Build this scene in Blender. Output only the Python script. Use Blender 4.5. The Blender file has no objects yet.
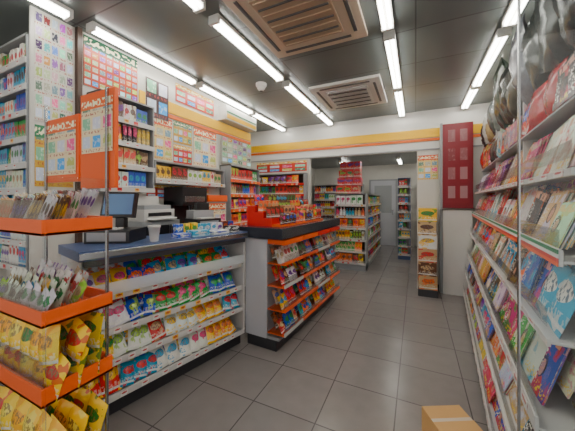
import bpy, math, random
from mathutils import Vector, Matrix
random.seed(7)
U=random.uniform
I4=Matrix.Identity(4)
def T(x,y,z): return Matrix.Translation((x,y,z))
def R(a,ax): return Matrix.Rotation(math.radians(a),4,ax)
def frame(o,xd):
    x=Vector(xd).normalized(); z=Vector((0,0,1)); y=z.cross(x)
    m=Matrix((x,y,z)).transposed().to_4x4(); m.translation=Vector(o); return m
# ---------------------------------------------------------------- materials
def newmat(n):
    m=bpy.data.materials.new(n); m.use_nodes=True
    nt=m.node_tree; b=nt.nodes['Principled BSDF']; return m,nt,b
def mat(n,c,rough=.5,metal=0,em=0,alpha=1,bump=0,var=0):
    m,nt,b=newmat(n)
    b.inputs['Base Color'].default_value=(*c,1); b.inputs['Roughness'].default_value=rough
    b.inputs['Metallic'].default_value=metal
    if em: b.inputs['Emission Color'].default_value=(*c,1); b.inputs['Emission Strength'].default_value=em
    if alpha<1: b.inputs['Alpha'].default_value=alpha
    if var:
        tc=nt.nodes.new('ShaderNodeTexCoord'); no=nt.nodes.new('ShaderNodeTexNoise'); no.inputs['Scale'].default_value=3
        no.inputs['Detail'].default_value=6
        nt.links.new(tc.outputs['Object'],no.inputs['Vector'])
        mx=nt.nodes.new('ShaderNodeMix'); mx.data_type='RGBA'
        nt.links.new(no.outputs[0],mx.inputs[0])
        mx.inputs[6].default_value=(*[x*(1-var) for x in c],1); mx.inputs[7].default_value=(*[min(1,x*(1+var)) for x in c],1)
        nt.links.new(mx.outputs[2],b.inputs['Base Color'])
    return m
def clear(n,tint,rough=.05,base=.03,k=.5):
    m=bpy.data.materials.new(n); m.use_nodes=True; nt=m.node_tree; nt.nodes.clear()
    o=nt.nodes.new('ShaderNodeOutputMaterial'); mx=nt.nodes.new('ShaderNodeMixShader'); t=nt.nodes.new('ShaderNodeBsdfTransparent'); g=nt.nodes.new('ShaderNodeBsdfGlossy')
    t.inputs[0].default_value=(*tint,1); g.inputs['Roughness'].default_value=rough
    f=nt.nodes.new('ShaderNodeFresnel'); f.inputs[0].default_value=1.35
    a=nt.nodes.new('ShaderNodeMath'); a.operation='MULTIPLY_ADD'; nt.links.new(f.outputs[0],a.inputs[0]); a.inputs[1].default_value=k; a.inputs[2].default_value=base
    nt.links.new(a.outputs[0],mx.inputs[0]); nt.links.new(t.outputs[0],mx.inputs[1]); nt.links.new(g.outputs[0],mx.inputs[2]); nt.links.new(mx.outputs[0],o.inputs[0]); return m
class N:
    def __init__(s,nt): s.nt=nt
    def put(s,sock,v):
        if hasattr(v,'node'): s.nt.links.new(v,sock)
        elif v is not None:
            sock.default_value=v
    def m(s,op,a,b=None,c=None):
        n=s.nt.nodes.new('ShaderNodeMath'); n.operation=op; s.put(n.inputs[0],a)
        if b is not None: s.put(n.inputs[1],b)
        if c is not None: s.put(n.inputs[2],c)
        return n.outputs[0]
    def mix(s,f,a,b):
        n=s.nt.nodes.new('ShaderNodeMix'); n.data_type='RGBA'
        s.put(n.inputs[0],f); s.put(n.inputs[6],a); s.put(n.inputs[7],b); return n.outputs[2]
    def attr(s,n):
        a=s.nt.nodes.new('ShaderNodeAttribute'); a.attribute_name=n; return a.outputs['Color']
    def uv(s):
        a=s.nt.nodes.new('ShaderNodeUVMap'); x=s.nt.nodes.new('ShaderNodeSeparateXYZ')
        s.nt.links.new(a.outputs[0],x.inputs[0]); return a.outputs[0],x.outputs[0],x.outputs[1]
    def sep(s,v):
        x=s.nt.nodes.new('ShaderNodeSeparateXYZ'); s.nt.links.new(v,x.inputs[0]); return x.outputs
    def vm(s,op,a,b=None):
        n=s.nt.nodes.new('ShaderNodeVectorMath'); n.operation=op; s.put(n.inputs[0],a)
        if b is not None: s.put(n.inputs[1],b)
        return n.outputs[0]
    def wn(s,vec):
        n=s.nt.nodes.new('ShaderNodeTexWhiteNoise'); s.nt.links.new(vec,n.inputs['Vector']); return s.sep(n.outputs['Color'])
    def noise(s,vec,sc=1,det=1):
        n=s.nt.nodes.new('ShaderNodeTexNoise'); n.inputs['Scale'].default_value=sc; n.inputs['Detail'].default_value=det
        s.nt.links.new(vec,n.inputs['Vector']); return n.outputs[0]
    def ell(s,u,v,cx,cy,rx,ry):
        a=s.m('DIVIDE',s.m('SUBTRACT',u,cx),rx); b=s.m('DIVIDE',s.m('SUBTRACT',v,cy),ry)
        return s.m('LESS_THAN',s.m('ADD',s.m('MULTIPLY',a,a),s.m('MULTIPLY',b,b)),1.0)
    def band(s,v,a,b): return s.m('MULTIPLY',s.m('GREATER_THAN',v,a),s.m('LESS_THAN',v,b))
    def mul(s,a,b): return s.m('MULTIPLY',a,b)
def mk_pack(name,rough):
    m,nt,b=newmat(name); n=N(nt); A=n.attr('Col'); B=n.attr('Col2'); uv,u,v=n.uv()
    off=n.vm('MULTIPLY',n.vm('ADD',A,B),(31,17,23))
    tx=n.m('GREATER_THAN',n.noise(n.vm('ADD',n.vm('MULTIPLY',uv,(16,9,1)),off),1,1),.54)
    blob=n.m('GREATER_THAN',n.noise(n.vm('ADD',n.vm('MULTIPLY',uv,(3,3,1)),off),1,1),.6)
    e=n.ell(u,v,.5,.62,.36,.17); bd=n.band(v,.1,.18)
    c=n.mix(n.mul(blob,.8),A,B)
    c=n.mix(bd,c,(.75,.75,.72,1))
    c=n.mix(e,c,B)
    c=n.mix(n.mul(n.mul(tx,e),.85),c,n.mix(.8,A,(.03,.02,.05,1)))
    c=n.mix(n.mul(n.mul(tx,n.band(v,.1,.35)),.8),c,n.mix(.5,A,(.9,.9,.8,1)))
    nt.links.new(c,b.inputs['Base Color']); b.inputs['Roughness'].default_value=rough
    return m
def mk_plain(name,rough):
    m,nt,b=newmat(name); n=N(nt); A=n.attr('Col'); uv,u,v=n.uv()
    c=n.mix(n.noise(n.vm('MULTIPLY',uv,(4,7,1)),1,4),A,n.mix(.8,A,(.02,.02,.02,1)))
    nt.links.new(c,b.inputs['Base Color']); b.inputs['Roughness'].default_value=rough
    bp=nt.nodes.new('ShaderNodeBump'); bp.inputs['Strength'].default_value=.35; bp.inputs['Distance'].default_value=.015
    nt.links.new(n.noise(n.vm('MULTIPLY',uv,(3,4,1)),1,2),bp.inputs['Height']); nt.links.new(bp.outputs[0],b.inputs['Normal'])
    return m
def mk_mag():
    m,nt,b=newmat('magazine_cover'); n=N(nt); A=n.attr('Col'); B=n.attr('Col2'); uv,u,v=n.uv()
    off=n.vm('MULTIPLY',n.vm('ADD',A,B),(31,17,23))
    rn=n.wn(n.vm('ADD',A,B))
    fig=n.m('GREATER_THAN',rn[0],.45)
    us=n.m('ADD',u,n.m('MULTIPLY_ADD',rn[1],.4,-.2)); vs=n.m('ADD',v,n.m('MULTIPLY_ADD',rn[2],.3,-.12))
    tx=n.m('GREATER_THAN',n.noise(n.vm('ADD',n.vm('MULTIPLY',uv,(11,5,1)),off),1,0),.46)
    t2=n.m('GREATER_THAN',n.noise(n.vm('ADD',n.vm('MULTIPLY',uv,(18,26,1)),off),1,0),.58)
    bg=n.noise(n.vm('ADD',n.vm('MULTIPLY',uv,(3,3,1)),off),1,3)
    c=n.mix(n.m('GREATER_THAN',bg,.56),A,n.mix(.5,A,B))
    c=n.mix(n.mul(n.m('GREATER_THAN',bg,.66),.8),c,B)
    c=n.mix(n.mul(fig,n.ell(us,vs,.56,.0,.34,.42)),c,B)
    c=n.mix(n.mul(fig,n.ell(us,vs,.55,.52,.18,.19)),c,(.03,.015,.01,1))
    c=n.mix(n.mul(fig,n.ell(us,vs,.55,.49,.11,.14)),c,(.62,.3,.18,1))
    c=n.mix(n.mul(n.band(v,.8,.95),tx),c,n.mix(.4,B,(1,.85,.6,1)))
    c=n.mix(n.mul(n.mul(n.band(v,.12,.7),t2),n.m('LESS_THAN',u,.32)),c,(.8,.75,.65,1))
    c=n.mix(n.mul(n.mul(n.band(v,.05,.2),t2),n.m('GREATER_THAN',u,.4)),c,(.9,.6,.03,1))
    nt.links.new(c,b.inputs['Base Color']); b.inputs['Roughness'].default_value=.25
    return m
def mk_grid(name,nx,ny,bg=(.7,.7,.68),head=None,sat=.7,dark=.5,mx=.12,em=0,txt=.8):
    m,nt,b=newmat(name); n=N(nt); uv,u,v=n.uv()
    s=n.vm('MULTIPLY',uv,(nx,ny,1)); cell=n.vm('FLOOR',s); fr=n.vm('FRACTION',s)
    w=nt.nodes.new('ShaderNodeTexWhiteNoise'); nt.links.new(cell,w.inputs['Vector'])
    sp=nt.nodes.new('ShaderNodeSeparateColor'); nt.links.new(w.outputs['Color'],sp.inputs[0])
    cc=nt.nodes.new('ShaderNodeCombineColor'); cc.mode='HSV'
    nt.links.new(sp.outputs[0],cc.inputs[0]); n.put(cc.inputs[1],n.m('POWER',n.mul(sp.outputs[1],sat),.6)); n.put(cc.inputs[2],n.m('ADD',n.mul(sp.outputs[2],1-dark),dark*.5))
    x=n.sep(fr)
    msk=n.mul(n.band(x[0],mx,1-mx),n.band(x[1],.28,.92))
    det=n.noise(n.vm('MULTIPLY',uv,(nx*4,ny*4,1)),1,2)
    c=n.mix(msk,(*bg,1),n.mix(n.mul(n.m('GREATER_THAN',det,.56),.4),cc.outputs[0],(.9,.9,.85,1)))
    tx=n.m('GREATER_THAN',n.noise(n.vm('MULTIPLY',uv,(nx*7,ny*6,1)),1,0),.55)
    c=n.mix(n.mul(n.mul(tx,n.band(x[1],.06,.2)),txt),c,(.4,.05,.04,1))
    if head:
        c=n.mix(n.m('GREATER_THAN',v,.8),c,(*head,1))
        t3=n.m('GREATER_THAN',n.noise(n.vm('MULTIPLY',uv,(16,14,1)),1,0),.5)
        c=n.mix(n.mul(n.band(v,.84,.96),t3),c,(.95,.9,.6,1))
    nt.links.new(c,b.inputs['Base Color']); b.inputs['Roughness'].default_value=.35
    return m
def mk_floor():
    m,nt,b=newmat('floor_tiles'); n=N(nt)
    tc=nt.nodes.new('ShaderNodeTexCoord'); br=nt.nodes.new('ShaderNodeTexBrick'); br.offset=0
    mp=nt.nodes.new('ShaderNodeMapping'); mp.inputs['Location'].default_value=(.12,.2,0)
    nt.links.new(tc.outputs['Object'],mp.inputs[0]); nt.links.new(mp.outputs[0],br.inputs['Vector'])
    br.inputs['Scale'].default_value=1; br.inputs['Brick Width'].default_value=.45; br.inputs['Row Height'].default_value=.45
    br.inputs['Mortar Size'].default_value=.004; br.inputs['Color1'].default_value=(.235,.215,.205,1); br.inputs['Color2'].default_value=(.275,.25,.24,1)
    br.inputs['Mortar'].default_value=(.07,.063,.06,1)
    no=n.noise(tc.outputs['Object'],9,6)
    c=n.mix(n.mul(no,.5),br.outputs['Color'],(.14,.128,.12,1))
    nt.links.new(c,b.inputs['Base Color'])
    n.put(b.inputs['Roughness'],n.m('ADD',n.mul(no,.2),.12))
    bp=nt.nodes.new('ShaderNodeBump'); bp.inputs['Strength'].default_value=.15; bp.inputs['Distance'].default_value=.01
    nt.links.new(n.m('SUBTRACT',1.0,br.outputs['Fac']),bp.inputs['Height']); nt.links.new(bp.outputs[0],b.inputs['Normal'])
    return m
def mk_ceil():
    m,nt,b=newmat('ceiling_panels'); n=N(nt)
    tc=nt.nodes.new('ShaderNodeTexCoord'); br=nt.nodes.new('ShaderNodeTexBrick'); br.offset=0
    nt.links.new(tc.outputs['Object'],br.inputs['Vector'])
    br.inputs['Scale'].default_value=1; br.inputs['Brick Width'].default_value=1.22; br.inputs['Row Height'].default_value=.61
    br.inputs['Mortar Size'].default_value=.006; br.inputs['Color1'].default_value=(.115,.13,.128,1); br.inputs['Color2'].default_value=(.14,.158,.155,1)
    br.inputs['Mortar'].default_value=(.045,.045,.045,1)
    nt.links.new(br.outputs['Color'],b.inputs['Base Color']); b.inputs['Roughness'].default_value=.3
    return m
PACK=mk_pack('printed_packaging',.35); BAG=mk_pack('glossy_foil_bag',.2); MAG=mk_mag(); PLAIN=mk_plain('crumpled_plastic_bag',.22)
WHITE=mat('white_paint',(.7,.69,.65),.5,var=.05); CREAM=mat('wall_paint',(.6,.58,.53),.6,var=.06)
WMET=mat('white_metal',(.56,.55,.53),.35); GREY=mat('grey_laminate',(.3,.31,.32),.4,var=.1); LGREY=mat('light_grey_panel',(.47,.48,.52),.35,var=.08)
DARK=mat('dark_kick',(.03,.03,.035),.35); BLUE=mat('blue_grey_counter',(.045,.08,.2),.3,var=.15); DTOP=mat('dark_counter_top',(.025,.028,.04),.2)
ORANGE=mat('orange_plastic',(.85,.11,.006),.35); RED=mat('red_plastic',(.65,.012,.01),.35); YEL=mat('yellow_stripe',(.88,.5,.004),.45); ORS=mat('orange_stripe',(.75,.14,.006),.45)
GREEN=mat('green_stripe',(.01,.22,.08),.45); MAROON=mat('maroon_board',(.2,.006,.015),.3); BLACK=mat('black_plastic',(.015,.015,.017),.3)
SCREEN=mat('lcd_screen',(.06,.12,.22),.15,em=.5); ACR=clear('clear_acrylic',(.96,.98,.98),.05,.02,.5); FROST=mat('frosted_acrylic',(.75,.79,.8),.2,alpha=.45)
GLASS=clear('window_glass',(.95,.97,.97),.02,.02,.7); STEEL=mat('steel',(.4,.41,.42),.25,1); TUBE=mat('fluorescent_tube',(1,.98,.91),.3,em=21)
BEIGE=mat('beige_grille',(.45,.33,.22),.4); CARD=mat('cardboard',(.6,.34,.12),.7,var=.15); SLAT=mat('dark_slot',(.1,.1,.1),.5)
BEIGE2=mat('beige_panel',(.6,.5,.38),.4)
FLOOR=mk_floor(); CEIL=mk_ceil(); WOOD=mat('dark_wood',(.1,.035,.015),.4,var=.2); BRN=mat('brown_metal',(.06,.03,.02),.4)
G_PROD=mk_grid('product_sheet',5,8,sat=.9,dark=.1,bg=(.6,.58,.5)); G_MENU=mk_grid('menu_print',8,7,bg=(.5,.05,.01),head=(.01,.1,.05),sat=1,dark=.3)
G_POST=mk_grid('promo_poster',3,4,bg=(.75,.55,.2),head=(.7,.08,.01),sat=1,dark=.3); G_GRN=mk_grid('photo_sheet',6,5,bg=(.35,.45,.36),sat=1,dark=.1)
G_FACE=mk_grid('portrait_poster',2,2,bg=(.06,.025,.03),sat=1,dark=.1); G_ORG=mk_grid('offer_sign',3,3,bg=(.8,.66,.4),head=(.8,.12,.01),sat=1,dark=.3)
G_BLU=mk_grid('service_sign',4,3,bg=(.6,.35,.03),head=(.02,.2,.08),sat=1,dark=.3); G_RD2=mk_grid('lottery_sign',4,3,bg=(.6,.03,.01),head=(.8,.4,.01),sat=1,dark=.4)
G_RED=mk_grid('maroon_print',2,4,bg=(.2,.008,.015),sat=0,dark=.0,mx=.2,txt=.2)
_nt=G_RED.node_tree; _b=_nt.nodes['Principled BSDF']; _l=_b.inputs['Base Color'].links[0].from_socket; _m=_nt.nodes.new('ShaderNodeMix'); _m.data_type='RGBA'; _m.inputs[0].default_value=.8; _nt.links.new(_l,_m.inputs[6]); _m.inputs[7].default_value=(.22,.008,.018,1); _nt.links.new(_m.outputs[2],_b.inputs['Base Color'])
# ---------------------------------------------------------------- mesh builder
W=(.8,.8,.8)
class MB:
    def __init__(s): s.v=[];s.f=[];s.c=[];s.c2=[];s.uv=[];s.m=[];s.mats=[];s.sm=[]
    def mi(s,m):
        if m not in s.mats: s.mats.append(m)
        return s.mats.index(m)
    def add(s,vs,fs,m,M=I4,col=W,col2=W,uvs=None,sm=False,cols=None):
        o=len(s.v); s.v+=[tuple(M@Vector(p)) for p in vs]; k=s.mi(m)
        for i,f in enumerate(fs):
            s.f.append(tuple(o+j for j in f)); s.m.append(k); s.sm.append(sm)
            s.c.append(cols[i] if cols else col); s.c2.append(col2)
            s.uv.append(uvs[i] if uvs else [(0,0),(1,0),(1,1),(0,1)][:len(f)] if len(f)<=4 else [(0,0)]*len(f))
    def box(s,lo,hi,m,M=I4,col=W,col2=W):
        x0,y0,z0=lo;x1,y1,z1=hi
        vs=[(x0,y0,z0),(x1,y0,z0),(x1,y1,z0),(x0,y1,z0),(x0,y0,z1),(x1,y0,z1),(x1,y1,z1),(x0,y1,z1)]
        s.add(vs,[(0,1,5,4),(1,2,6,5),(2,3,7,6),(3,0,4,7),(4,5,6,7),(3,2,1,0)],m,M,col,col2)
    def quad(s,ps,m,M=I4,col=W,col2=W): s.add(ps,[(0,1,2,3)],m,M,col,col2)
    def bag(s,M,w,h,t,col,col2,m=None,res=(4,6),jt=.03):
        nx,ny=res; m=m or BAG
        for sg in (-1,1):
            vs=[];fs=[];uvs=[]
            for j in range(ny+1):
                for i in range(nx+1):
                    a=i/nx;b=j/ny
                    bu=(math.sin(math.pi*a)*math.sin(math.pi*b)); bu=max(0,bu)**.55
                    pin=1-.06*math.sin(math.pi*b)
                    vs.append(((a-.5)*w*pin,sg*t*.5*bu+U(-jt,jt)*t,b*h))
            for j in range(ny):
                for i in range(nx):
                    q=j*(nx+1)+i; f=(q,q+1,q+nx+2,q+nx+1)
                    u4=[(i/nx,j/ny),((i+1)/nx,j/ny),((i+1)/nx,(j+1)/ny),(i/nx,(j+1)/ny)]
                    if sg>0: f=f[::-1];u4=u4[::-1]
                    fs.append(f);uvs.append(u4)
            s.add(vs,fs,m,M,col,col2,uvs,True)
    def lathe(s,M,prof,m,cols=None,col=W,col2=W,n=12):
        vs=[];fs=[];cs=[];uvs=[]
        for r,z in prof:
            for i in range(n):
                a=2*math.pi*i/n; vs.append((r*math.cos(a),r*math.sin(a),z))
        H=prof[-1][1]-prof[0][1] or 1
        for j in range(len(prof)-1):
            for i in range(n):
                k=(i+1)%n; fs.append((j*n+i,j*n+k,(j+1)*n+k,(j+1)*n+i)); cs.append(cols[j] if cols else col)
                v0=(prof[j][1]-prof[0][1])/H; v1=(prof[j+1][1]-prof[0][1])/H
                uvs.append([(i/n*2%1,v0),((i/n*2%1)+2/n,v0),((i/n*2%1)+2/n,v1),(i/n*2%1,v1)])
        s.add(vs,fs,m,M,col,col2,uvs,True,cs)
        s.add([(prof[-1][0]*math.cos(2*math.pi*i/n),prof[-1][0]*math.sin(2*math.pi*i/n),prof[-1][1]) for i in range(n)],[tuple(range(n))],m,M,cols[-1] if cols else col,col2)
        s.add([(prof[0][0]*math.cos(2*math.pi*i/n),prof[0][0]*math.sin(2*math.pi*i/n),prof[0][1]) for i in range(n)],[tuple(range(n))[::-1]],m,M,cols[0] if cols else col,col2)
    def make(s,name,parent=None,bevel=0):
        me=bpy.data.meshes.new(name); me.from_pydata(s.v,[],s.f)
        for m in s.mats: me.materials.append(m)
        me.polygons.foreach_set('material_index',s.m); me.polygons.foreach_set('use_smooth',s.sm)
        a=me.color_attributes.new('Col','FLOAT_COLOR','CORNER'); b=me.color_attributes.new('Col2','FLOAT_COLOR','CORNER'); u=me.uv_layers.new(name='UVMap')
        A=[];B=[];C=[]
        for f,c,c2,uv in zip(s.f,s.c,s.c2,s.uv):
            for k in range(len(f)): A+=[*c[:3],1];B+=[*c2[:3],1];C+=list(uv[k])
        a.data.foreach_set('color',A);b.data.foreach_set('color',B);u.data.foreach_set('uv',C)
        me.update()
        o=bpy.data.objects.new(name,me); bpy.context.scene.collection.objects.link(o)
        if parent: o.parent=parent
        if bevel:
            md=o.modifiers.new('bevel','BEVEL'); md.width=bevel; md.segments=2; md.limit_method='ANGLE'
        return o
r_=(.65,.008,.008);y_=(.85,.5,.004);b_=(.008,.07,.5);g_=(.01,.3,.04);o_=(.85,.14,.006);w_=(.7,.7,.66);p_=(.65,.03,.17);v_=(.16,.02,.32);c_=(.015,.33,.55);n_=(.12,.04,.012);k_=(.02,.02,.025);t_=(.55,.36,.17);l_=(.3,.55,.03)
PAL=[r_,y_,b_,g_,o_,w_,p_,v_,c_,r_,n_,l_,t_]
def jit(c,s=.12): return tuple(max(0,min(1,x*(1+U(-s,s))+U(0,.015))) for x in c)
def two(pal):
    a=random.choice(pal); b=random.choice([x for x in PAL if x!=a]); return jit(a),jit(b)
def items(mb,F,x0,x1,y,z,kind,w,h,t,tilt=0,deep=1,dy=.07,pal=PAL,run=2,rise=0,gap=.006,twist=4,hv=.1,lean=0):
    x=x0;cnt=0; k0=kind
    while x+w*.85<=x1:
        if cnt<=0:
            if isinstance(k0,(list,tuple)): kind=random.choice(k0)
            a,b=two(pal);cnt=random.randint(1,run);ws=w*U(.85,1.12);hs=h*U(1-hv*1.6,1+hv*.7)
        cnt-=1
        if x+ws>x1+.01: break
        for k in range(deep-1,-1,-1):
            tl=tilt+U(-3,3); M=F@T(x+ws/2,y+k*dy,z+k*rise)@R(-tl,'X')@R(lean+U(-twist,twist),'Y')
            if kind=='bag': mb.bag(M,ws,hs,t,a,b)
            elif kind=='bagbig': mb.bag(M,ws,hs,.04,a,b)
            elif kind=='plain': mb.bag(M@R(U(-14,14),'Z'),ws,hs,t,a,b,PLAIN,(8,10),.07)
            elif kind=='box': mb.box((-ws/2,0,0),(ws/2,t,hs),PACK,M,a,b)
            elif kind=='mag': mb.box((-ws/2,0,0),(ws/2,t,hs),MAG,M,a,b)
            elif kind=='magstack':
                for q in range(5):
                    M2=M@T(U(-.015,.015),q*.012-.02,q*.012)@R(U(-5,5),'Y'); mb.box((-ws/2,0,0),(ws/2,.006,hs*.93),MAG,M2,jit(a,.3),jit(b,.3))
            elif kind=='bottle':
                rr=ws/2*.92; mb.lathe(M,[(rr,0),(rr,hs*.12),(rr,hs*.6),(rr*.9,hs*.7),(rr*.38,hs*.85),(rr*.38,hs*.9),(rr*.42,hs*.9),(rr*.42,hs)],PACK,[a,b,a,a,a,b,b],a,b,10)
            elif kind=='can':
                rr=ws/2*.95; mb.lathe(M,[(rr*.85,0),(rr,hs*.06),(rr,hs*.92),(rr*.82,hs)],PACK,[w_,a,w_],a,b,10)
        x+=ws+gap
def simple(name,boxes,bevel=0,M=I4):
    mb=MB()
    for lo,hi,m in boxes: mb.box(lo,hi,m,M)
    return mb.make(name,None,bevel)
# ---------------------------------------------------------------- room shell
simple('floor',[((-3.6,-1.5,-.1),(1.5,9.2,0),FLOOR)])
simple('ceiling',[((-3.6,-1.0,2.8),(1.5,4.85,2.9),CEIL)]); simple('ceiling',[((-3.6,4.85,2.5),(1.5,9.2,2.6),CEIL)])
simple('wall_left',[((-2.52,.96,0),(-2.5,3.8,2.8),CREAM)]); simple('wall_left',[((-3.3,3.8,0),(-3.2,9.0,2.8),CREAM)]); simple('wall_left',[((-3.2,3.7,0),(-2.62,3.8,2.8),CREAM),((-2.62,3.7,0),(-2.52,3.8,2.8),CREAM)]); simple('wall_left',[((-3.6,-1,0),(-3.5,1.17,2.8),CREAM)]); simple('wall_left',[((-3.6,1.17,0),(-2.52,1.22,2.8),CREAM)])
simple('wall_right',[((1.25,1.02,0),(1.35,9.0,2.8),CREAM)])
simple('wall_rear',[((-3.3,9.0,0),(1.35,9.1,2.5),CREAM)])
simple('wall_back',[((-3.2,4.75,0),(-1.8,4.85,2.18),CREAM)]); simple('wall_back',[((.02,4.75,0),(1.25,4.85,2.18),CREAM)]); simple('wall_back',[((-3.2,4.75,2.18),(1.25,4.85,2.8),WHITE)])
simple('trim_1',[((-3.2,4.735,2.375),(1.25,4.75,2.51),YEL),((-3.2,4.735,2.32),(1.25,4.75,2.36),ORS),((-3.2,4.735,2.18),(1.25,4.75,2.2),GREY)])
simple('trim_2',[((-2.5,1.8,2.375),(-2.485,3.8,2.5),YEL),((-2.5,1.8,2.32),(-2.485,3.8,2.36),ORS)])
simple('baseboard_back',[((.3,4.73,0),(.32,4.75,.1),DARK)])
simple('trim_3',[((-2.5,1.24,.95),(-2.46,1.275,2.8),BRN)])
mb=MB(); mb.box((-1.35,8.95,0),(-.5,8.998,2.05),GREY); mb.box((-1.29,8.92,.0),(-.56,8.95,2.0),LGREY); mb.box((-1.18,8.91,1.0),(-.67,8.92,1.85),FROST); mb.box((-.66,8.88,.95),(-.62,8.92,1.1),STEEL); mb.make('door_1')
# ---------------------------------------------------------------- lights
def light(x,y0,z=2.8,L=1.12):
    mb=MB(); mb.box((x-.045,y0,z-.03),(x+.045,y0+L,z-.001),WHITE); mb.box((x-.045,y0,z-.065),(x+.045,y0+.025,z-.03),WHITE); mb.box((x-.045,y0+L-.025,z-.065),(x+.045,y0+L,z-.03),WHITE)
    for dx in (-.024,.024):
        mb.lathe(T(x+dx,y0+.025,z-.048)@R(-90,'X'),[(.0125,0),(.0125,L-.05)],TUBE,n=8)
    mb.make('fluorescent_light')
for x,ys in ((-2.32,(0,1.25,2.44,3.6)),(-1.38,(.35,1.6,2.85)),(-.2,(-.1,1.15,2.38,3.58)),(.65,(-.2,1.5,2.73))):
    for y in ys: light(x,y)
light(.65,3.9,L=.8); light(-1.38,4.0,L=.7)
for x in (-1.9,-.4,.7):
    for y in (5.3,7.4): light(x,y,2.5)
# ---------------------------------------------------------------- ceiling AC
def ac(x0,x1,y0,y1,frame_m,inner):
    mb=MB(); z=2.8
    mb.box((x0,y0,z-.035),(x1,y1,z-.001),frame_m)
    cx0,cx1,cy0,cy1=x0+.16,x1-.16,y0+.16,y1-.16
    mb.box((cx0,cy0,z-.045),(cx1,cy1,z-.035),inner)
    n=9
    for i in range(n):
        y=cy0+.03+(cy1-cy0-.06)*i/(n-1); mb.box((cx0+.02,y-.008,z-.055),(cx1-.02,y+.008,z-.045),SLAT if i%2 else inner)
    for a in ((x0+.12,y0+.06,x1-.12,y0+.09),(x0+.12,y1-.09,x1-.12,y1-.06)): mb.box((a[0],a[1],z-.042),(a[2],a[3],z-.035),SLAT)
    for a in ((x0+.06,y0+.12,x0+.09,y1-.12),(x1-.09,y0+.12,x1-.06,y1-.12)): mb.box((a[0],a[1],z-.042),(a[2],a[3],z-.035),SLAT)
    mb.make('ceiling_air_conditioner',None,.004)
ac(-1.2,-.36,3.13,4.03,WHITE,WMET); ac(-1.2,-.36,1.4,2.32,BEIGE2,BEIGE)
mb=MB(); M=T(-1.68,2.8,2.8)@R(180,'X'); mb.lathe(M,[(.065,.001),(.065,.03),(.055,.035)],WHITE,n=20)
mb.lathe(M,[(.05,.035),(.047,.06),(.032,.08),(.012,.088)],WHITE,n=20); mb.lathe(M,[(.02,.088),(.016,.094)],BLACK,n=16); mb.make('security_camera')
# ---------------------------------------------------------------- left checkout counter
d1=Vector((.216,.976,0)).normalized(); F1=frame((-1.775,.9,0),d1); L1=1.31
mb=MB()
mb.box((0,.06,0),(L1,.38,.12),DARK,F1); mb.box((0,.0,.12),(L1,.38,.15),GREY,F1)
mb.box((0,.24,.15),(L1,.38,1.04),LGREY,F1)
mb.box((0,0,.15),(.015,.24,1.04),WMET,F1); mb.box((L1-.015,0,.15),(L1,.24,1.04),WMET,F1)
mb.box((-.01,-.04,1.04),(L1,.40,1.1),BLUE,F1); mb.box((-.01,-.05,1.05),(L1,-.04,1.09),STEEL,F1); mb.box((.02,-.03,1.0),(L1-.02,.0,1.04),DARK,F1)
tiers=[(.15,0.0),(.36,.02),(.56,.03),(.78,.04)]
for z,y in tiers[1:]: mb.box((.015,y,z-.012),(L1-.015,.24,z),WMET,F1)
for z,y in tiers: mb.box((.015,y-.012,z-.025),(L1-.015,y,z+.018),WMET,F1)
c1=mb.make('checkout_counter',None,.003)
mb=MB()
for z,y in tiers:
    x=.06
    while x<L1-.08:
        mb.box((x,y-.0145,z-.02),(x+.045,y-.0125,z+.012),PACK,F1,random.choice([w_,w_,y_,w_]),r_); x+=U(.08,.16)
mb.box((.02,-.008,.80),(L1-.02,-.004,.88),FROST,F1)
mb.make('price_rail',c1)
mb=MB()
sn=[y_,b_,g_,w_,c_,r_,w_,p_,b_,y_,w_]
for i,(z,y) in enumerate(tiers):
    for s_ in range(2): items(mb,F1,.02,L1-.02,y+.02+s_*.07,z+.012+s_*.045,'bag',.105,.165,.06,tilt=30,pal=sn if i<3 else [c_,w_,g_,y_,b_],run=3,gap=-.012,twist=15)
mb.make('snack_packets',c1)
# ---------------------------------------------------------------- dark-topped counter
F2=frame((-1.13,2.2,0),(.06,1,0)); L2=1.6
mb=MB()
mb.box((0,.03,0),(L2,.36,.1),DARK,F2); mb.box((0,.13,.1),(L2,.38,1.03),LGREY,F2); mb.box((0,0,.1),(L2,.14,.13),GREY,F2)
mb.box((-.03,-.05,1.04),(L2+.03,.5,1.14),DTOP,F2)
mb.box((-.005,.14,.1),(0,.38,1.03),LGREY,F2)
c2=mb.make('checkout_counter',None,.004)
mb=MB(); mp=MB()
ncol=4; cw=L2/ncol
for i in range(ncol+1): mb.box((i*cw-.003,-.03,.13),(i*cw+.003,.13,1.0),ACR,F2)
for j,z in enumerate((.15,.37,.59,.80)):
    for i in range(ncol):
        a=i*cw+.006;b=(i+1)*cw-.006
        mb.box((a,-.05,z),(b,.13,z+.012),ORANGE,F2); mb.box((a,-.06,z),(b,-.05,z+.03),ORANGE if (i*3+j*2)%4 else WMET,F2)
        mb.box((a,-.055,z+.03),(b,-.052,z+.09),ACR,F2)
        for s_ in range(2): items(mp,F2,a+.01,b,-.02+s_*.06,z+.015+s_*.035,'bag' if j<3 else 'box',.085,.15,.04,tilt=22,pal=[r_,o_,w_,y_,w_,b_,n_,c_,t_,g_],run=2,gap=-.005,twist=9)
for i in range(ncol): mb.box((i*cw+.01,-.06,.985),(i*cw+cw-.01,.13,1.03),RED if i>1 else ORANGE,F2)
mb.make('acrylic_bins',c2); mp.make('snack_packets',c2)
mb=MB(); F3=F2@T(.1,.04,1.14)
for k in range(4): mb.box((0,.0+k*.1,.0),(1.1,.1+k*.1,.02+k*.06),RED if k else ORANGE,F3)
for k in range(4): items(mb,F3,.01,1.1,.01+k*.1,.02+k*.06,['box','box','bag'],.075,.125,.06,pal=[r_,r_,o_,n_,n_,n_,t_,r_],run=3,twist=3)
mb.make('candy_display_rack')
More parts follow.
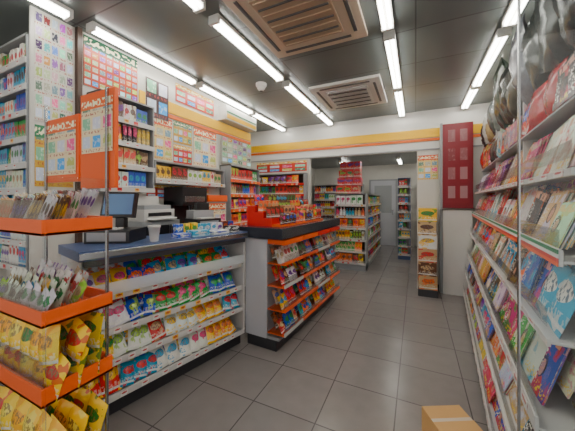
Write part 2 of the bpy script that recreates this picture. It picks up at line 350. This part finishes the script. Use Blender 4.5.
def lying(name,F,boxes):
    mb=MB()
    for x,y,z,w,d,h,a,b in boxes: mb.box((x,y,z),(x+w,y+d,z+h),PACK,F,a,b)
    return mb.make(name,None,.002)
lying('leaflet_tray',F1@T(0,0,1.1),[(.62,.0,0,.11,.1,.035,b_,w_),(.74,-.01,0,.16,.1,.05,c_,w_),(.95,.0,0,.17,.12,.03,w_,b_),(1.14,.0,0,.1,.1,.06,k_,w_)])
mb=MB(); items(mb,F1@T(0,0,1.1),.68,1.28,.13,0,'box',.06,.1,.05,pal=[b_,c_,k_,y_,w_,n_],run=2,twist=1); mb.make('gum_boxes')
def pos(M,name='cash_register',sc=1):
    mb=MB()
    mb.box((-.15,-.02,0),(.15,.24,.09),BLACK,M); mb.box((-.13,-.025,.015),(.13,-.02,.075),GREY,M)
    mb.box((-.03,.14,.09),(.03,.2,.2),BLACK,M)
    Q=M@T(0,.12,.17)@R(-15,'X'); mb.box((-.12,-.02,0),(.12,.02,.19),BLACK,Q); mb.box((-.105,-.024,.02),(.105,-.02,.175),SCREEN,Q)
    for i in range(4):
        for j in range(3): mb.box((-.11+i*.045,.0+j*.035,.09),(-.08+i*.045,.025+j*.035,.102),WMET,M)
    mb.make(name,None,.004)
pos(frame((-1.93,1.16,1.1),(1,.55,0)))
mb=MB(); M=frame((-1.78,2.05,1.1),(.3,1,0))@T(-.16,0,0)
mb.box((0,0,0),(.26,.24,.12),BLACK,M); mb.box((.03,-.004,.02),(.23,0,.1),GREY,M); mb.box((.02,.1,.12),(.24,.24,.2),GREY,M); mb.box((.05,.02,.12),(.2,.1,.13),WHITE,M); mb.box((.06,.12,.2),(.2,.16,.27),BLACK,M)
mb.make('receipt_printer',None,.005)
mb=MB(); M=T(-1.72,1.36,1.1); mb.lathe(M,[(.028,0),(.04,.1),(.043,.1),(.043,.115)],WHITE,n=16); mb.make('paper_cup')
# ---------------------------------------------------------------- back bar along left wall
simple('back_counter',[((-2.495,1.28,.0),(-2.26,2.96,.08),DARK),((-2.495,1.28,.08),(-2.22,2.96,.9),LGREY),((-2.495,1.27,.9),(-2.19,2.97,.94),WHITE)],.004)
mb=MB(); M=frame((-2.2,1.62,.94),(0,1,0))
mb.box((0,.0,0),(.42,.29,.26),GREY,M);mb.box((.03,-.005,.04),(.29,0,.22),BLACK,M);mb.box((.32,-.004,.05),(.39,0,.2),BLACK,M);mb.box((.295,-.02,.04),(.305,0,.22),STEEL,M)
for i in range(4): mb.box((.33,-.008,.06+i*.03),(.38,-.004,.075+i*.03),WHITE,M)
mb.make('microwave_oven',None,.006)
mb=MB(); M=frame((-2.2,1.66,1.2),(0,1,0))
mb.box((0,.03,0),(.34,.28,.11),WMET,M);mb.box((.03,-.04,.015),(.31,.03,.03),WHITE,M);mb.box((.02,.06,.11),(.32,.28,.15),GREY,M);mb.box((.04,.025,.045),(.3,.03,.08),BLACK,M);mb.box((.05,.2,.15),(.29,.24,.24),WHITE,M)
mb.make('printer',None,.006)
mb=MB(); M=frame((-2.2,2.08,.94),(0,1,0))
mb.box((0,0,0),(.36,.28,.05),BLACK,M);mb.box((0,.14,.05),(.36,.28,.45),BLACK,M);mb.box((0,0,.4),(.36,.28,.6),BLACK,M);mb.box((.03,-.004,.44),(.33,0,.5),STEEL,M);mb.box((.03,.02,.05),(.33,.14,.06),STEEL,M)
mb.lathe(M@T(.17,.07,.32),[(.02,0),(.025,.05),(.035,.08)],STEEL); mb.lathe(M@T(.17,.07,.06),[(.03,0),(.04,.1)],WHITE)
mb.make('coffee_machine',None,.006)
mb=MB(); M=frame((-2.2,2.5,.94),(0,1,0))
mb.box((0,.05,0),(.36,.28,.5),WMET,M); mb.box((.02,.045,.03),(.34,.05,.42),G_ORG,M); mb.box((.0,.03,.44),(.36,.28,.52),ORANGE,M); mb.make('food_warmer',None,.005)
def shelf_unit(name,o,xd,L,depth,z0,levels,dz,kinds,back=WHITE,side=WMET,pal=PAL,w=.08,lip=WMET,head=0,run=3,deep=1,legs=False):
    F=frame(o,xd); mb=MB(); H=z0+dz*levels
    zb=0 if legs else z0-.03
    mb.box((0,depth-.015,zb),(L,depth,H+head),back,F); mb.box((0,0,zb),(.015,depth,H),side,F); mb.box((L-.015,0,zb),(L,depth,H),side,F); mb.box((0,0,H-.015),(L,depth,H),side,F)
    for i in range(levels):
        z=z0+i*dz; mb.box((.015,0,z-.02),(L-.015,depth-.015,z),side,F); mb.box((.0,-.01,z-.03),(L,0,z+.012),lip,F)
        x=.04
        while x<L-.06: mb.box((x,-.0125,z-.024),(x+.04,-.0105,z+.006),PACK,F,random.choice([w_,y_,w_,r_]),r_); x+=U(.08,.2)
    if legs: mb.box((0,.02,0),(L,depth,z0-.03),side,F)
    ob=mb.make(name,None,.002)
    mp=MB()
    for i in range(levels):
        k=kinds[i%len(kinds)]; ww={'bag':w*1.5,'box':w,'bottle':w*.8,'can':w*.75,'mag':.2}[k]
        items(mp,F,.02,L-.02,.03 if k!='bottle' and k!='can' else .05,z0+i*dz,k,ww,dz*.82,.05,tilt=5 if k in('bag','mag') else 0,pal=pal,run=run,deep=deep,dy=.09,twist=1,gap=.002)
    mp.make('merchandise',ob); return ob,F
shelf_unit('wall_shelf',(-2.3,1.32,0),(0,1,0),.5,.19,1.5,4,.2,['box','box','can'],pal=[t_,w_,n_,b_,k_,r_,y_],w=.06,back=BRN,side=GREY)
shelf_unit('wall_shelf',(-2.34,1.86,0),(0,1,0),1.08,.15,1.6,1,.2,['box'],pal=[t_,w_,n_,y_,r_],w=.07,side=GREY)
shelf_unit('wall_shelf',(-2.3,3.02,0),(0,1,0),.76,.19,1.05,4,.21,['box','bag','bottle'],pal=[r_,y_,g_,o_,r_],w=.07,back=BRN,side=GREY,lip=ORANGE)
shelf_unit('cigarette_shelf',(-3.45,.95,0),(1,0,0),.92,.2,.9,9,.19,['box'],pal=[c_,c_,b_,c_,w_,w_,g_],w=.05,back=GREY,side=GREY,run=4)
def poster(name,ps,m,fr=None):
    a,b,c,d=[Vector(p) for p in ps]; nrm=(b-a).cross(d-a).normalized()*.006
    mb=MB(); f=[a,b,c,d]; g=[p-nrm for p in f]
    mb.add([tuple(p) for p in f+g],[(0,1,2,3)],m)
    mb.add([tuple(p) for p in f+g],[(1,0,4,5),(2,1,5,6),(3,2,6,7),(0,3,7,4),(7,6,5,4)],fr or WHITE)
    mb.make(name)
def wposter(name,y0,y1,z0,z1,m,x=-2.492,fr=None): poster(name,[(x,y0,z0),(x,y1,z0),(x,y1,z1),(x,y0,z1)],m,fr)
wposter('product_price_sheet',.98,1.225,1.98,2.78,G_PROD); wposter('service_sign',.98,1.225,1.5,1.95,G_BLU)
wposter('menu_board',1.3,1.78,2.36,2.78,G_MENU,fr=BRN)
wposter('portrait_poster',1.86,2.14,2.27,2.66,G_FACE,x=-2.478)
wposter('promotion_poster',1.88,2.2,1.84,2.3,G_POST); wposter('service_sign',2.22,2.5,2.06,2.31,G_BLU);wposter('lottery_sign',2.22,2.5,1.83,2.04,G_RD2); wposter('promotion_poster',2.53,2.95,1.84,2.31,G_ORG)
wposter('lottery_sign',1.88,2.35,1.42,1.56,G_RD2); wposter('promotion_poster',2.4,2.8,1.49,1.57,G_POST)
wposter('lottery_sign',2.25,2.9,2.54,2.75,G_RD2)
wposter('photo_price_sheet',3.02,3.76,1.93,2.3,G_GRN,x=-2.45)
simple('sign_light_box',[((-2.5,3.0,2.52),(-2.36,3.78,2.72),WHITE),((-2.36,3.02,2.54),(-2.355,3.76,2.6),YEL),((-2.36,3.02,2.62),(-2.355,3.76,2.64),GREEN)],.004)
poster('wall_poster',[(.03,4.742,1.72),(.31,4.742,1.72),(.31,4.742,2.1),(.03,4.742,2.1)],G_POST)
poster('promotion_poster',[(-2.95,4.742,1.95),(-1.85,4.742,1.95),(-1.85,4.742,2.15),(-2.95,4.742,2.15)],G_RD2)
shelf_unit('wall_shelf',(-3.1,4.55,0),(1,0,0),1.27,.18,.9,5,.2,['box','bag','bottle'],pal=[r_,y_,o_,n_,n_,g_],w=.08,legs=True,back=BRN,side=GREY,lip=RED)
simple('wood_cabinet',[((-2.55,4.15,0),(-2.1,4.5,1.5),WOOD),((-2.53,4.14,.1),(-2.33,4.15,1.45),WOOD),((-2.31,4.14,.1),(-2.12,4.15,1.45),WOOD),((-2.35,4.125,.8),(-2.34,4.14,.95),STEEL)],.006)
# ---------------------------------------------------------------- front acrylic snack stand
X0,X1,Y0,Y1=-1.95,-1.345,.55,.83
mb=MB()
for zb,zt in ((1.255,1.32),(.885,.95),(.565,.64),(.1,.17)):
    mb.box((X0,Y0,zb),(X1,Y1,zb+.012),ORANGE)
    for lo,hi in (((X0,Y0,zb),(X1,Y0+.012,zt)),((X1-.012,Y0+.012,zb),(X1,Y1,zt)),((X0,Y0+.012,zb),(X0+.012,Y1,zt)),((X0+.012,Y1-.012,zb),(X1-.012,Y1,zt))): mb.box(lo,hi,ORANGE)
for x in (X0+.012,X1-.022):
    mb.box((x,Y1-.024,0),(x+.012,Y1-.012,1.95),STEEL); mb.box((x,Y0+.012,0),(x+.01,Y0+.022,1.32),ACR)
for zb,zt in ((1.32,1.4),(.95,1.03),(.64,.75)):
    mb.box((X0+.012,Y0+.004,zb),(X1-.004,Y0+.007,zt),ACR); mb.box((X1-.007,Y0+.008,zb),(X1-.004,Y1-.012,zt+.1),ACR)
mb.box((-1.6,Y1-.01,1.46),(X1+.03,Y1+.01,1.95),ORANGE); mb.box((X0,Y1-.01,1.5),(-1.62,Y1+.01,1.86),ORANGE)
st=mb.make('snack_display_stand',None,.002)
mb=MB()
mb.quad([(-1.585,Y1-.013,1.64),(X1+.02,Y1-.013,1.64),(X1+.02,Y1-.013,1.92),(-1.585,Y1-.013,1.92)],G_ORG); mb.quad([(-1.93,Y1-.013,1.54),(-1.64,Y1-.013,1.54),(-1.64,Y1-.013,1.84),(-1.93,Y1-.013,1.84)],G_ORG)
mb.make('offer_sign',st)
mb=MB()
for k in range(4):
    items(mb,I4,X0+.03,X1-.07,Y0+.03+k*.055,1.275+.015*k,'box',.028,.16,.014,tilt=6,pal=[w_,w_,t_,w_,n_],run=5,twist=7,lean=28,gap=.006)
    items(mb,I4,X0+.03,X1-.06,Y0+.03+k*.055,.9+.01*k,'bag',.05,.15,.02,tilt=8,pal=[w_,w_,l_,t_,w_],run=5,twist=14,lean=25,gap=-.012)
Y=(.95,.62,.003)
def ybags(z,pal):
    for k in range(3):
        x=X0+.05
        while x<X1-.06:
            c=jit(random.choice(pal),.05); mb.bag(T(x+.04,Y0+.05+k*.08,z)@R(-10,'X')@R(U(-18,18),'Y'),.15,.17,.06,c,random.choice([(.02,.2,.03),(.9,.75,.1),(.9,.4,.01),(.02,.2,.03),(.6,.02,.01)])); x+=.09
ybags(.585,[Y,Y,Y]); ybags(.685,[Y,Y,Y])
ybags(.12,[Y]); ybags(.28,[Y])
mb.make('snack_packets',st)
# ---------------------------------------------------------------- rear gondolas
shelf_unit('gondola_shelf',(-1.5,5.4,0),(1,0,0),.62,.28,.15,6,.23,['bag','box','can','bag','bottle'],pal=[y_,r_,w_,o_,n_,g_],w=.075,legs=True,back=BRN,side=GREY)
shelf_unit('gondola_shelf',(-.88,5.7,0),(0,1,0),2.2,.3,.15,6,.23,['bag','box','bottle','bag'],pal=[r_,y_,n_,b_,o_,g_],w=.09,legs=True,back=BRN,side=GREY)
mb=MB(); F=T(-1.48,5.42,1.532)
for j in range(4): items(mb,F,.0+.03*j,.6-.03*j,.02,j*.16,'box',.14,.155,.2,pal=[r_,r_,r_,o_],run=2,twist=0,hv=.01)
mb.make('stacked_gift_boxes')
shelf_unit('snack_tower',(-.38,6.9,0),(1,0,0),.27,.25,.12,9,.2,['box','bag'],pal=[y_,r_,n_,g_,c_],w=.06,side=BLUE,legs=True)
shelf_unit('gondola_shelf',(-3.1,8.6,0),(1,0,0),1.6,.3,.15,7,.25,['bottle','box'],legs=True,back=BRN,side=GREY)
shelf_unit('gondola_shelf',(.05,8.6,0),(1,0,0),1.1,.3,.15,7,.25,['bottle','box'],legs=True,back=BRN,side=GREY)
mb=MB(); cs=[(t_,o_),(n_,t_),(t_,r_),(w_,y_),(t_,n_),(y_,g_)]
z=.1; mb.box((.03,4.38,0),(.29,4.68,.1),DARK)
for i in range(6):
    h=.2; a,b=cs[i]; M=T(.16+U(-.01,.01),4.53,z)@R(U(-4,4),'Z'); mb.box((-.12,-.13,0),(.12,.13,h-.004),PACK,M,a,b); z+=h-.003
mb.make('stacked_product_boxes',None,.003)
mb=MB(); mb.box((.36,4.6,1.28),(.74,4.66,2.52),MAROON); mb.box((.33,4.6,1.26),(.36,4.7,2.54),GREY); mb.quad([(.4,4.598,1.35),(.7,4.598,1.35),(.7,4.598,2.45),(.4,4.598,2.45)],G_RED)
mb.box((.33,4.66,0),(.37,4.73,1.26),GREY); mb.box((.37,4.64,0),(.74,4.73,1.25),WHITE); mb.make('maroon_notice_board',None,.003)
# ---------------------------------------------------------------- magazine rack
FR=frame((.62,4.56,0),(-.087,-1,0)); LR=3.38
mb=MB(); mb.box((0,.03,0),(LR,.55,.1),DARK,FR); mb.box((0,.5,.1),(LR,.53,2.6),GREY,FR)
for x in (0,LR/3,2*LR/3,LR-.02): mb.box((x,.22,.1),(x+.02,.5,2.5),WMET,FR)
RT=[(.12,.0,.25,0),(.40,.02,.2,0),(.63,.05,.27,0),(.93,.08,.24,0),(1.2,.11,.27,0),(1.5,.14,.26,0),(1.8,.2,.3,1),(2.1,.24,.4,2)]
for z,y,h,k in RT: mb.box((0,y,z-.01),(LR,.5,z),WMET if k==0 else GREY,FR)
for z,y,h,k in RT[:6]: mb.box((0,y-.012,z-.02),(LR,y,z+(.035 if z in (.63,1.2) else .006)),WMET,FR)
rk=mb.make('magazine_rack',None,.002)
mb=MB()
for (z,y,h,k) in RT[:6]:
    if z==1.2:
        for i,m in enumerate((GREEN,WHITE,RED,ORANGE)): mb.box((0,y-.0155,z+.035-.0137*(i+1)),(LR,y-.0125,z+.035-.0137*i),m,FR)
    else:
        x=.05
        while x<LR-.1:
            mb.box((x,y-.0145,z-.018),(x+U(.07,.12),y-.0125,z+(.025 if z==.63 else .005)),PACK,FR,w_,r_); x+=U(.14,.22)
for z,y,h,k in RT[:6]: mb.box((.02,y-.008,z+.04),(LR-.02,y-.005,z+.1),ACR,FR)
mb.make('price_rail',rk)
mb=MB()
mp_=[r_,w_,p_,o_,b_,c_,r_,y_,w_,g_,p_,k_,v_,t_]
dk=[k_,(.04,.05,.045),(.04,.08,.06),(.09,.1,.1),(.3,.33,.33),(.06,.09,.08),(.15,.16,.15)]
for i,(z,y,h,k) in enumerate(RT):
    if k==0:
        kinds=['mag','magstack','mag'] if i not in (1,3) else ['mag','bagbig','magstack']
        for s_ in range(2): items(mb,FR,.02,LR-.02,y+.03+s_*.08,z+.003+s_*.07,kinds,.17 if i%2 else .2,h,.008,tilt=18,pal=mp_,run=2,twist=10,gap=-.04,hv=.2)
    elif k==1:
        items(mb,FR,.02,LR-.02,y+.12,z+.03,['mag','box'],.24,.28,.1,tilt=6,pal=[n_,t_,r_,k_,p_,w_],run=2,twist=6,gap=-.02)
        items(mb,FR,.02,LR-.02,y+.02,z+.005,['plain','bagbig','magstack'],.24,.25,.08,tilt=4,pal=[k_,b_,p_,r_,t_,(.3,.33,.33)],run=2,twist=16,gap=-.05,hv=.2)
    else:
        items(mb,FR,.02,LR*.62,y+.05,z+.005,'box',.26,.3,.18,tilt=0,pal=[n_,t_,t_,k_],run=2,twist=4,gap=0)
        items(mb,FR,LR*.4,LR+.05,y+.02,z-.1,'plain',.4,.5,.16,tilt=-8,pal=dk,run=1,twist=24,gap=-.16,hv=.2)
        items(mb,FR,.02,LR*.7,y+.02,z-.02,'plain',.3,.34,.14,tilt=-6,pal=dk+[t_,w_],run=1,twist=20,gap=-.02,hv=.2)
mb.make('magazines',rk)
mb=MB(); mb.box((.275,1.0,0),(1.25,1.008,2.8),GLASS); mb.box((.271,.998,0),(.275,1.012,2.8),STEEL); mb.box((.275,.99,0),(1.25,1.02,.06),STEEL); mb.make('window_1')
mb=MB(); M=T(.18,1.68,0)@R(28,'Z'); mb.box((-.11,-.11,0),(.11,.11,.22),CARD,M); mb.box((-.11,-.02,.22),(.11,.02,.2215),BEIGE2,M); mb.box((-.112,-.11,.218),(.112,-.003,.223),CARD,M); mb.make('cardboard_box',None,.003)
# ---------------------------------------------------------------- world and camera
w=bpy.data.worlds.new('World'); bpy.context.scene.world=w; w.use_nodes=True
w.node_tree.nodes['Background'].inputs[0].default_value=(1,.97,.92,1); w.node_tree.nodes['Background'].inputs[1].default_value=1.0
cd=bpy.data.cameras.new('camera'); cam=bpy.data.objects.new('camera',cd); bpy.context.scene.collection.objects.link(cam)
cd.sensor_width=36; cd.lens=270/575*36; cd.shift_y=-(215.5-200)/575; cd.clip_start=.02
cam.location=(0,0,1.4); cam.rotation_euler=(math.radians(90),0,math.radians(25.4))
bpy.context.scene.camera=cam
